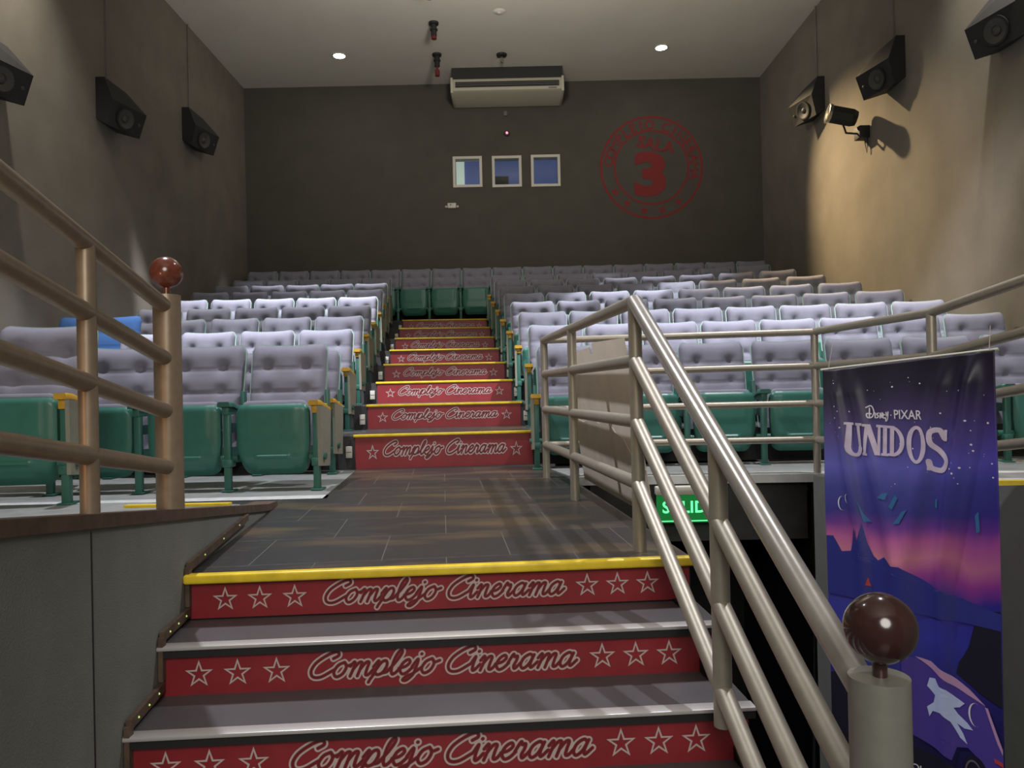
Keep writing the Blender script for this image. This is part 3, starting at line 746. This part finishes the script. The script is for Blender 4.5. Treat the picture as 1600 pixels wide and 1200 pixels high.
b = MB(); b.tube([bpt(-.012, .0, -.006), bpt(bw+.012, .0, -.006)], .0065, 12); b.build('rod', M['white'], ban)
for x in (.03, bw-.02):
    p = bpt(x, 0); q = p+Vector((.03 if x < .3 else .02, .02, .12 if x < .3 else .10)); b = MB(); b.tube([p, q], .0015, 6); b.build('string', M['white'], ban)
DEC = {}
def dec(key, polys, e):      # polys: list of (verts2d in px coordinates of the print, faces)
    bm = bmesh.new()
    for vs, fs in polys:
        bv = [bm.verts.new((x, y, 0)) for x, y in vs]
        for f in fs:
            tr = [(0, 1, 2)] if len(f) == 3 else tessellate_polygon([[Vector((vs[i][0], vs[i][1], 0)) for i in f]])
            for t in tr:
                try: bm.faces.new([bv[f[i]] for i in t])
                except ValueError: pass
    for _ in range(8):
        es_ = [ed for ed in bm.edges if ed.calc_length() > 6]
        if not es_: break
        bmesh.ops.subdivide_edges(bm, edges=es_, cuts=1); bmesh.ops.triangulate(bm, faces=[f for f in bm.faces if len(f.verts) > 3])
    bm.verts.index_update()
    b = DEC.setdefault(key, MB()); b.keepnormals = True
    out = []
    for v in bm.verts:
        x = (v.co.x-1283)/PXM*bw/.744*1.0; d = (v.co.y-(580-33*(v.co.x-1283)/267))/PXM
        x = max(.001, min(bw-.001, x)); out.append(bpt(x, d, e))
    b.add(out, [[q.index for q in f.verts] for f in bm.faces], 0, True); bm.free()
def poly(*p): return (list(p), [list(range(len(p)))])
def txt(s, x, y, size, off=0, sx=1, rot=0):
    vs, fs = text_polys(s, size, off); c, s_ = cos(rot), sin(rot)
    return ([(x+(v.x*sx)*c+v.y*s_, y+(v.x*sx)*s_*-1*-1-(v.y)*c) for v in vs], fs)
EP = .004
# title lettering with serifs
def title():
    L_ = []
    def bar(x0, y0, x1, y1, w0, w1=None):
        w1 = w1 or w0; L_.append(poly((x0-w0/2, y0), (x0+w0/2, y0), (x1+w1/2, y1), (x1-w1/2, y1)))
    def serif(x, y, w=20, h=4): L_.append(poly((x-w/2, y-h/2), (x+w/2, y-h/2), (x+w/2, y+h/2), (x-w/2, y+h/2)))
    def arc(cx, cy, rx, ry, a0, a1, w, n=20):
        P = [(cx+rx*cos(a0+(a1-a0)*i/n), cy+ry*sin(a0+(a1-a0)*i/n)) for i in range(n+1)]
        Q = [(cx+(rx-w)*cos(a0+(a1-a0)*i/n), cy+(ry-w*.7)*sin(a0+(a1-a0)*i/n)) for i in range(n+1)]
        for i in range(n): L_.append(poly(P[i], P[i+1], Q[i+1], Q[i]))
    # U
    bar(1332, 668, 1330, 705, 8); bar(1349, 668, 1350, 705, 6); arc(1340, 705, 14, 17, 0, pi, 8); serif(1332, 668, 15); serif(1349, 668, 12)
    # N
    bar(1362, 669, 1358, 716, 5); bar(1363, 669, 1377, 716, 8); bar(1380, 669, 1378, 716, 4.5); serif(1361, 669, 11); serif(1380, 669, 10); serif(1358, 716, 9)
    # I
    bar(1390, 669, 1388, 714, 7); serif(1390, 669, 12); serif(1388, 714, 12)
    # D
    bar(1402, 668, 1400, 714, 7); arc(1401, 691, 20, 24, -pi/2, pi/2, 7); serif(1400, 669, 12); serif(1399, 713, 12)
    # O
    arc(1440, 693, 16, 29, 0, 2*pi, 7.5, 32)
    # S
    P = [(1480, 680), (1474, 668), (1462, 672), (1462, 688), (1474, 700), (1483, 714), (1476, 728), (1462, 726), (1459, 716)]
    S = [[(q.x, q.y) for q in crom(P, 6)]]; L_.append(ribbon(S, 3.9)); bar(1482, 667, 1481, 684, 4); bar(1459, 714, 1458, 730, 4)
    return L_
dec('print_silver', title(), EP)
dec('print_white', [txt('PIXAR', 1405, 655, 20, .25, .78, -.03)], EP)
def sc(P): return [[(q.x, q.y) for q in crom(P, 5)]]
dw = []
for P in ([(1360, 640), (1372, 637), (1379, 646), (1374, 655), (1364, 656), (1362, 650), (1372, 650)], [(1368, 641), (1368, 655)], [(1382, 648), (1382, 656)], [(1391, 648), (1386, 650), (1391, 653), (1386, 656)], [(1395, 656), (1396, 648), (1400, 655), (1401, 647)],
          [(1404, 648), (1404, 655), (1409, 655)], [(1404, 651), (1408, 650)], [(1412, 646), (1413, 652), (1417, 646)], [(1418, 645), (1416, 656), (1411, 660), (1411, 655)]):
    S = sc(P); dw.append(ribbon([[(1360+(x-1360)*.62, y) for x, y in S[0]]], 1.0))
dw.append(([(1400.5+1.1*cos(k*pi/4), 650+1.1*sin(k*pi/4)) for k in range(8)], [list(range(8))])); dec('print_white', dw, EP)
rs = random.Random(7)
stars = []
for _ in range(70):
    x = rs.uniform(1290, 1545); y = rs.uniform(585, 770); r = rs.choice((.5, .6, .9, 1.3))
    if y > 740 and rs.random() < .6: continue
    stars.append(([(x+r*cos(k*pi/3), y+r*sin(k*pi/3)) for k in range(6)], [list(range(6))]))
for x, y in ((1538, 653), (1512, 651), (1516, 686), (1518, 695), (1502, 721), (1493, 730), (1404, 605), (1310, 660)): stars.append(([(x+1.6*cos(k*pi/3), y+1.6*sin(k*pi/3)) for k in range(6)], [list(range(6))]))
dec('print_white', stars, EP)
def cres(cx, cy, rx, ry, k, th0=1.2, th1=5.1, n=18):
    P = [(cx+rx*cos(th0+(th1-th0)*i/n), cy+ry*sin(th0+(th1-th0)*i/n)) for i in range(n+1)]
    L_ = []
    for i in range(n):
        w0 = k*sin(pi*i/n); w1 = k*sin(pi*(i+1)/n)
        L_.append(poly(P[i], P[i+1], (P[i+1][0]+w1+.05, P[i+1][1]), (P[i][0]+w0+.05, P[i][1])))
    return L_
dec('print_white', cres(1314, 803, 8, 12, 2)+cres(1326, 793, 6, 8, 1.8), EP)
# mountain silhouettes, two depths of navy
dec('print_violet', [poly((1284, 868), (1300, 888), (1318, 890), (1330, 878), (1340, 905), (1400, 920), (1284, 930))], EP*.6)
dec('print_navy', [poly((1284, 862), (1296, 860), (1310, 884), (1326, 880), (1337, 838), (1341, 862), (1348, 830), (1356, 862), (1364, 880), (1372, 886), (1384, 878), (1398, 888), (1412, 886), (1440, 898), (1470, 910), (1505, 918), (1548, 926), (1548, 950), (1284, 960))], EP)
# aurora streaks
dec('print_teal', [poly((1384, 776), (1392, 774), (1388, 786), (1376, 784)), poly((1403, 776), (1408, 780), (1398, 800), (1393, 796)), poly((1340, 790), (1350, 815), (1362, 826), (1350, 828)), poly((1415, 800), (1425, 795), (1410, 820), (1400, 822)), poly((1517, 790), (1522, 783), (1523, 812), (1518, 816)), poly((1464, 774), (1467, 772), (1467, 786), (1464, 786))], EP)
# dark rocks, plain van, pale cloud shape, wheel
dec('print_black', [poly((1548, 922), (1530, 926), (1516, 940), (1510, 960), (1504, 985), (1496, 1002), (1490, 1012), (1486, 1030), (1520, 1050), (1548, 1060)), poly((1284, 1140), (1284, 1095), (1300, 1088), (1318, 1086), (1330, 1130), (1400, 1160), (1548, 1180), (1548, 1245), (1284, 1245))], EP*.8)
dec('print_purple', [poly((1412, 1024), (1440, 1022), (1470, 1030), (1500, 1046), (1525, 1063), (1534, 1090), (1540, 1110), (1549, 1128), (1549, 1165), (1524, 1163), (1515, 1145), (1500, 1135), (1485, 1140), (1478, 1162), (1440, 1150), (1412, 1140))], EP*1.4)
dec('print_pink', [poly((1430, 1020), (1452, 1022), (1480, 1034), (1505, 1048), (1526, 1064), (1500, 1056), (1476, 1046), (1455, 1034)), poly((1525, 1066), (1529, 1066), (1548, 1118), (1548, 1126), (1541, 1112))], EP*1.9)
dec('print_pale_blue', [poly((1445, 1062), (1449, 1048), (1458, 1046), (1464, 1056), (1474, 1058), (1486, 1066), (1497, 1071), (1490, 1079), (1482, 1082), (1488, 1090), (1500, 1098), (1508, 1106), (1496, 1108), (1486, 1104), (1494, 1116), (1500, 1130), (1490, 1124), (1478, 1104), (1464, 1096), (1452, 1098), (1447, 1108), (1444, 1094), (1454, 1084), (1457, 1072))], EP*1.9)
dec('print_white', [(vs, fs) for vs, fs in cres(1512, 1082, 10, 17, 2.4)], EP*1.9)
dec('print_black', [([(1511+17*cos(k*pi/12), 1170+28*sin(k*pi/12)) for k in range(24)], [list(range(24))])], EP*1.9)
ring = lambda cx, cy, a, b_, c, d: [poly(*[(cx+a*cos(t), cy+b_*sin(t)) for t in (k*pi/12, (k+1)*pi/12)], *[(cx+c*cos(t), cy+d*sin(t)) for t in ((k+1)*pi/12, k*pi/12)]) for k in range(24)]
dec('print_grey', ring(1508, 1170, 12, 21, 10, 18)+ring(1508, 1170, 5, 9, 3, 6), EP*2.3)
dec('print_red', [poly((1536, 1134), (1551, 1137), (1551, 1143), (1537, 1140)), poly((1353, 930), (1357, 916), (1361, 930))], EP*2.2)
dec('print_white', [txt('SOLO', 1414, 1197, 13, .25, .95, .12)], EP)
PM = dict(print_silver=(.72, .62, .80), print_white=(.82, .80, .88), print_violet=(.26, .08, .36), print_navy=(.035, .042, .27), print_teal=(.045, .17, .40), print_black=(.016, .015, .03), print_purple=(.085, .055, .34), print_pink=(.55, .32, .55), print_pale_blue=(.55, .64, .95), print_grey=(.14, .12, .16), print_red=(.55, .06, .06))
PN = dict(print_silver='title_print', print_white='lettering_print', print_violet='haze_print', print_navy='mountain_print', print_teal='aurora_print', print_black='rock_print', print_purple='van_print', print_pink='van_roof_print', print_pale_blue='cloud_print', print_grey='wheel_print', print_red='light_print')
for k, d in DEC.items():
    d.keepnormals = True; d.s = [True]*len(d.f); d.build(PN[k], mat(k, PM[k], .5, var=.12 if k == 'print_silver' else 0, vscale=25), ban)

# ================================================================== BACK WALL ITEMS
for n, (x0, x1, z0, z1) in enumerate(wins):
    b = MB(); t = .035
    for q in ((x0-.01, x1+.01, z0-.01, z0+t), (x0-.01, x1+.01, z1-t, z1+.01), (x0-.01, x0+t, z0+t, z1-t), (x1-t, x1+.01, z0+t, z1-t)): b.box(q[0], q[1], YB-.02, YB+.15, q[2], q[3])
    w = struct(b.build('window_%d' % (n+1), M['white']))
    b = MB(); b.box(x0+.01, x1-.01, YB+.10, YB+.106, z0+.01, z1-.01); b.build('pane', M['glass'], w)
b = MB(); b.box(-1.3, 1.3, YB+.9, YB+.95, 3.7, 5.1, 0)
b.box(-1.3, -.80, YB+.85, YB+.90, 3.7, 5.1, 1); b.box(-.30, .02, YB+.86, YB+.89, 3.7, 4.55, 2)
b.lathe([(.001, -.02), (.03, 0), (.001, .02)], (-.60, YB+.80, 4.20), 12, 3)
struct(b.build('wall_booth', [M['booth_blue'], M['booth_pale'], M['booth_dark'], M['glow']]))
# air conditioner
ac = empty('air_conditioner', (.03, 13.0, ZC), 0, 'long white ceiling air conditioner above the projection windows', 'air conditioner')
prof = [(-.28, -.20), (-.31, -.235), (-.33, -.405), (-.29, -.425), (.36, -.44), (.38, -.40), (.38, -.20)]
b = MB(); b.prism(prof, -.90, .90, 0, Matrix(((0, 0, 1, 0), (1, 0, 0, 0), (0, 1, 0, 0), (0, 0, 0, 1)))); b.rbox(-.94, -.90, -.34, .385, -.445, -.19, .008); b.rbox(.90, .94, -.34, .385, -.445, -.19, .008); b.build('casing', M['ac_white'], ac)
b = MB(); b.box(-.86, .86, -.335, -.315, -.355, -.265); b.build('grille', M['grille'], ac)
b = MB()
for z in (-.325, -.295): b.box(-.86, .86, -.343, -.335, z, z+.006)
b.build('louvre', M['cable'], ac)
b = MB(); b.box(.68, .82, -.338, -.329, -.395, -.378); b.build('badge', M['cable'], ac)
b = MB(); b.box(-.92, .92, -.26, .35, -.20, 0); b.build('mount_shade_block', M['grille'], ac)  # mount block, black to carry the shadow band above the unit
# small devices on the back wall
b = MB(); b.rbox(-.075, .075, -.05, 0, -.045, .045, .008); b.sphere((-.10, -.03, -.02), .022, 0, 16); b.sphere((.10, -.03, -.02), .022, 0, 16); b.box(-.03, -.01, -.052, -.049, .0, .02, 1)
o = b.build('emergency_light', [M['white'], M['grille']]); o.location = (-.98, YB, 3.81); tag(o, 'small white emergency light with two round lamps low on the dark back wall', 'emergency light')
b = MB(); b.rbox(-.03, .03, -.04, 0, -.04, .04, .006); o = b.build('wall_sensor', M['cable']); o.location = (-.01, YB, 5.4); tag(o, 'tiny grey sensor box below the air conditioner on the back wall', 'sensor')
al = empty('alarm_lamp', (.007, YB, 5.06), 0, 'tiny red indicator lamp above the middle projection window', 'lamp')
b = MB(); b.lathe([(.001, -.03), (.05, -.03), (.055, 0)], (0, 0, 0), 20, 0, Matrix.Rotation(pi/2, 4, 'X') @ Matrix.Scale(-1, 4, (0, 0, 1))); b.build('housing', M['grille'], al)
b = MB(); b.sphere((0, -.035, 0), .02, 0, 16); b.build('lens', M['led_red'], al)
# painted emblem
b = MB(); b.keepnormals = True; cx, cz = 2.52, 4.41; yy = YB-.003
def ringp(r0, r1, n=96):
    for k in range(n):
        a, c = 2*pi*k/n, 2*pi*(k+1)/n
        b.add([(cx+r0*cos(a), yy, cz+r0*sin(a)), (cx+r0*cos(c), yy, cz+r0*sin(c)), (cx+r1*cos(c), yy, cz+r1*sin(c)), (cx+r1*cos(a), yy, cz+r1*sin(a))], [(0, 1, 2, 3)])
ringp(.862, .902); ringp(.625, .66)
TX = 'COMPLEJO CINERAMA'
for k, ch in enumerate(TX):
    if ch == ' ': continue
    a = radians(172-k*(172+12)/(len(TX)-1)); vs, fs = text_polys(ch, .225, .0 if ch in 'MN' else .006, 0, 'CENTER')
    R0 = .675; ca, sa = cos(a-pi/2), sin(a-pi/2)
    b.add([(cx+R0*cos(a)+v.x*ca-v.y*sa, yy-.0015, cz+R0*sin(a)+v.x*sa+v.y*ca) for v in vs], fs)
for a in (-147, -125, -101, -77, -53):
    s = star(cx+.765*cos(radians(a)), cz+.765*sin(radians(a)), .088); b.add([(x, yy, z) for x, z in s], [list(range(10))])
vs, fs = text_polys('SALA', .29, .008, 0, 'CENTER'); ca, sa = cos(-.21), sin(-.21)
b.add([(cx+.06+v.x*ca-v.y*sa, yy-.003, cz+.30+v.x*sa+v.y*ca) for v in vs], fs)
vs, fs = text_polys('3', 1.0, .045, 0, 'CENTER'); b.add([(cx-.02+v.x*1.25, yy-.0045, cz-.46+v.y) for v in vs], fs)
tag(b.build('wall_emblem', M['logo']), 'faded red round painted emblem with a large 3 on the back wall', 'emblem')

# ================================================================== CEILING ITEMS
for x, y, side in ((-2.63, 12.17, 'left'), (2.48, 12.13, 'right')):
    d = empty('downlight', (x, y, ZC), 0, f'bright round recessed ceiling spotlight {side} of the air conditioner', 'ceiling light', 'recessed ceiling spotlights')
    b = MB(); b.lathe([(.115, 0), (.115, -.008), (.09, -.012), (.086, 0)], n=28); b.build('ring', M['white'], d)
    b = MB(); b.lathe([(.001, -.02), (.085, -.012), (.085, -.002)], n=24); b.build('bulb', M['glow'], d)
for j, y in enumerate((10.0, 11.15, 12.2)):
    d = empty('ceiling_projector', (-.97-.055*j, y, ZC), 0, ('black cylindrical ceiling fixture at the top edge of the picture', 'black cylindrical ceiling fixture in the middle of its row of three', 'black cylindrical ceiling fixture with a red tip nearest the air conditioner')[j], 'ceiling fixture', 'black fixtures in a row on the ceiling')
    b = MB(); b.lathe([(.001, 0), (.075, 0), (.07, -.03), (.04, -.035)], n=20); b.build('flange', M['speaker'], d)
    b = MB(); b.lathe([(.042, -.03), (.042, -.20), (.001, -.20)], n=20); b.lathe([(.042, -.09), (.056, -.095), (.056, -.115), (.042, -.12)], n=20); b.build('body', M['speaker'], d)
    b = MB(); b.lathe([(.038, -.20), (.040, -.21), (.040, -.24), (.001, -.24)] if j < 2 else [(.02, -.20), (.02, -.26), (.038, -.26), (.038, -.35), (.001, -.35)], n=20); b.build('cap', M['darkred'], d)
d = empty('pendant_socket', (-.05, 12.26, ZC), 0, 'dark ceiling rose with a small bare bulb above the air conditioner', 'ceiling lamp')
b = MB(); b.lathe([(.001, 0), (.085, 0), (.08, -.03), (.03, -.04)], n=24); b.build('rose', M['speaker'], d)
b = MB(); b.lathe([(.02, -.035), (.03, -.07), (.035, -.10), (.02, -.13), (.001, -.14)], n=16); b.build('bulb', M['glass'], d)
b = MB(); b.lathe([(.001, -.02), (.06, -.02), (.09, 0)], (0, 0, 0), 24); b.lathe([(.001, -.03), (.025, -.03), (.03, -.018)], (0, 0, 0), 16)
o = b.build('smoke_detector', M['ceiling']); o.location = (-.064, 10.86, ZC); tag(o, 'flat pale round smoke detector on the ceiling at the top edge', 'smoke detector')

# ================================================================== WALL SPEAKERS
def speaker(wallx, sgn, y, z, label, cablez, lit=None):
    """sgn=+1 on the right wall (protrudes to -x). Origin at the wall."""
    s = empty('wall_speaker', (wallx, y, z), 0, label, 'speaker', 'black surround speakers on the side walls')
    near = [(0, .31), (.10, .31), (.19, .06), (.13, -.23), (0, -.15)]; far = [(0, .29), (.13, .29), (.36, .02), (.27, -.25), (0, -.17)]
    y0, y1 = -.17, .27
    b = MB(); vs = [(-sgn*p, y0, q) for p, q in near]+[(-sgn*p, y1, q) for p, q in far]
    b.add(vs, [(0, 1, 2, 3, 4), (9, 8, 7, 6, 5)]+[(i, (i+1) % 5, 5+(i+1) % 5, 5+i) for i in range(5)])
    b.build('cabinet', M['speaker'], s)
    c = (Vector(vs[2])+Vector(vs[3])+Vector(vs[7])+Vector(vs[8]))/4; ex = (Vector(vs[7])+Vector(vs[8])-Vector(vs[2])-Vector(vs[3])).normalized()
    ez = (Vector(vs[2])+Vector(vs[7])-Vector(vs[3])-Vector(vs[8])); ez = (ez-ex*ez.dot(ex)).normalized(); n = ex.cross(ez)
    if n.x*sgn > 0: n = -n
    T = Matrix((ex, ez, n)).transposed().to_4x4(); T.translation = c-ex*.02
    b = MB(); b.lathe([(.125, .0), (.125, .014), (.105, .014)], n=28, mi=0, T=T); dr = b.build('driver', M['speaker'], s)
    b = MB(); b.lathe([(.105, .012), (.04, -.008), (.03, .006), (.001, .014)], n=28, T=T); b.build('cone', M['cone'], dr)
    T2 = T.copy(); T2.translation = c+ex*.17+ez*.0
    b = MB(); b.lathe([(.018, .0), (.018, .006), (.001, .01)], n=16, T=T2); b.build('tweeter', M['cone'], s)
    b = MB(); b.tube([(-sgn*.02, .05, .31), (-sgn*.02, .05, ZC-z-.002)], .007, 8); b.build('cable', M['cable'], s)
speaker(XR, 1, 8.68, 4.12, 'black wall speaker above the small spotlight on the right wall', 5)
speaker(XR, 1, 10.85, 4.55, 'black wall speaker on the right wall, closest to the back wall', 5)
speaker(XR+.06, 1, 6.64, 3.72, 'black wall speaker cut by the top right corner of the photo', 5)
speaker(XL, -1, 8.72, 3.87, 'black wall speaker on the left wall, middle of its three', 5)
speaker(XL, -1, 10.98, 4.36, 'black wall speaker on the left wall, closest to the back wall', 5)
speaker(XL-.05, -1, 6.66, 3.5, 'black wall speaker cut by the left edge of the photo', 5)
# spotlight on right wall
sp = empty('wall_spotlight', (XR, 9.46, 3.66), 0, 'small black spotlight with glass lens on the right wall', 'spotlight')
d = Vector((-.86, .10, .22)).normalized(); p0 = Vector((-.14, -.02, .17)); T = d.to_track_quat('Z', 'Y').to_matrix().to_4x4(); T.translation = p0
b = MB(); b.lathe([(.001, 0), (.09, 0), (.112, .06), (.112, .32), (.10, .34)], n=8, T=T, sm=False); b.build('housing', M['speaker'], sp)
b = MB(); b.lathe([(.114, .31), (.12, .35), (.10, .355), (.06, .345), (.001, .34)], n=24, T=T); b.build('lens', M['chrome'], sp)
b = MB(); b.tube([(-.05, -.02, .02), (-.10, -.02, -.02), (-.26, 0, -.0), (-.30, 0, .12)], .012, 8); b.build('bracket', M['speaker'], sp)
b = MB(); b.rbox(-.13, 0, -.08, .08, -.08, .07, .01); b.build('mount', M['speaker'], sp)
b = MB(); b.tube([(-.06, -.05, -.07), (-.05, -.05, -.16), (-.03, -.05, -.26), (-.02, -.05, -.18), (-.02, -.05, -.06)], .006, 8); b.build('cable', M['speaker'], sp)
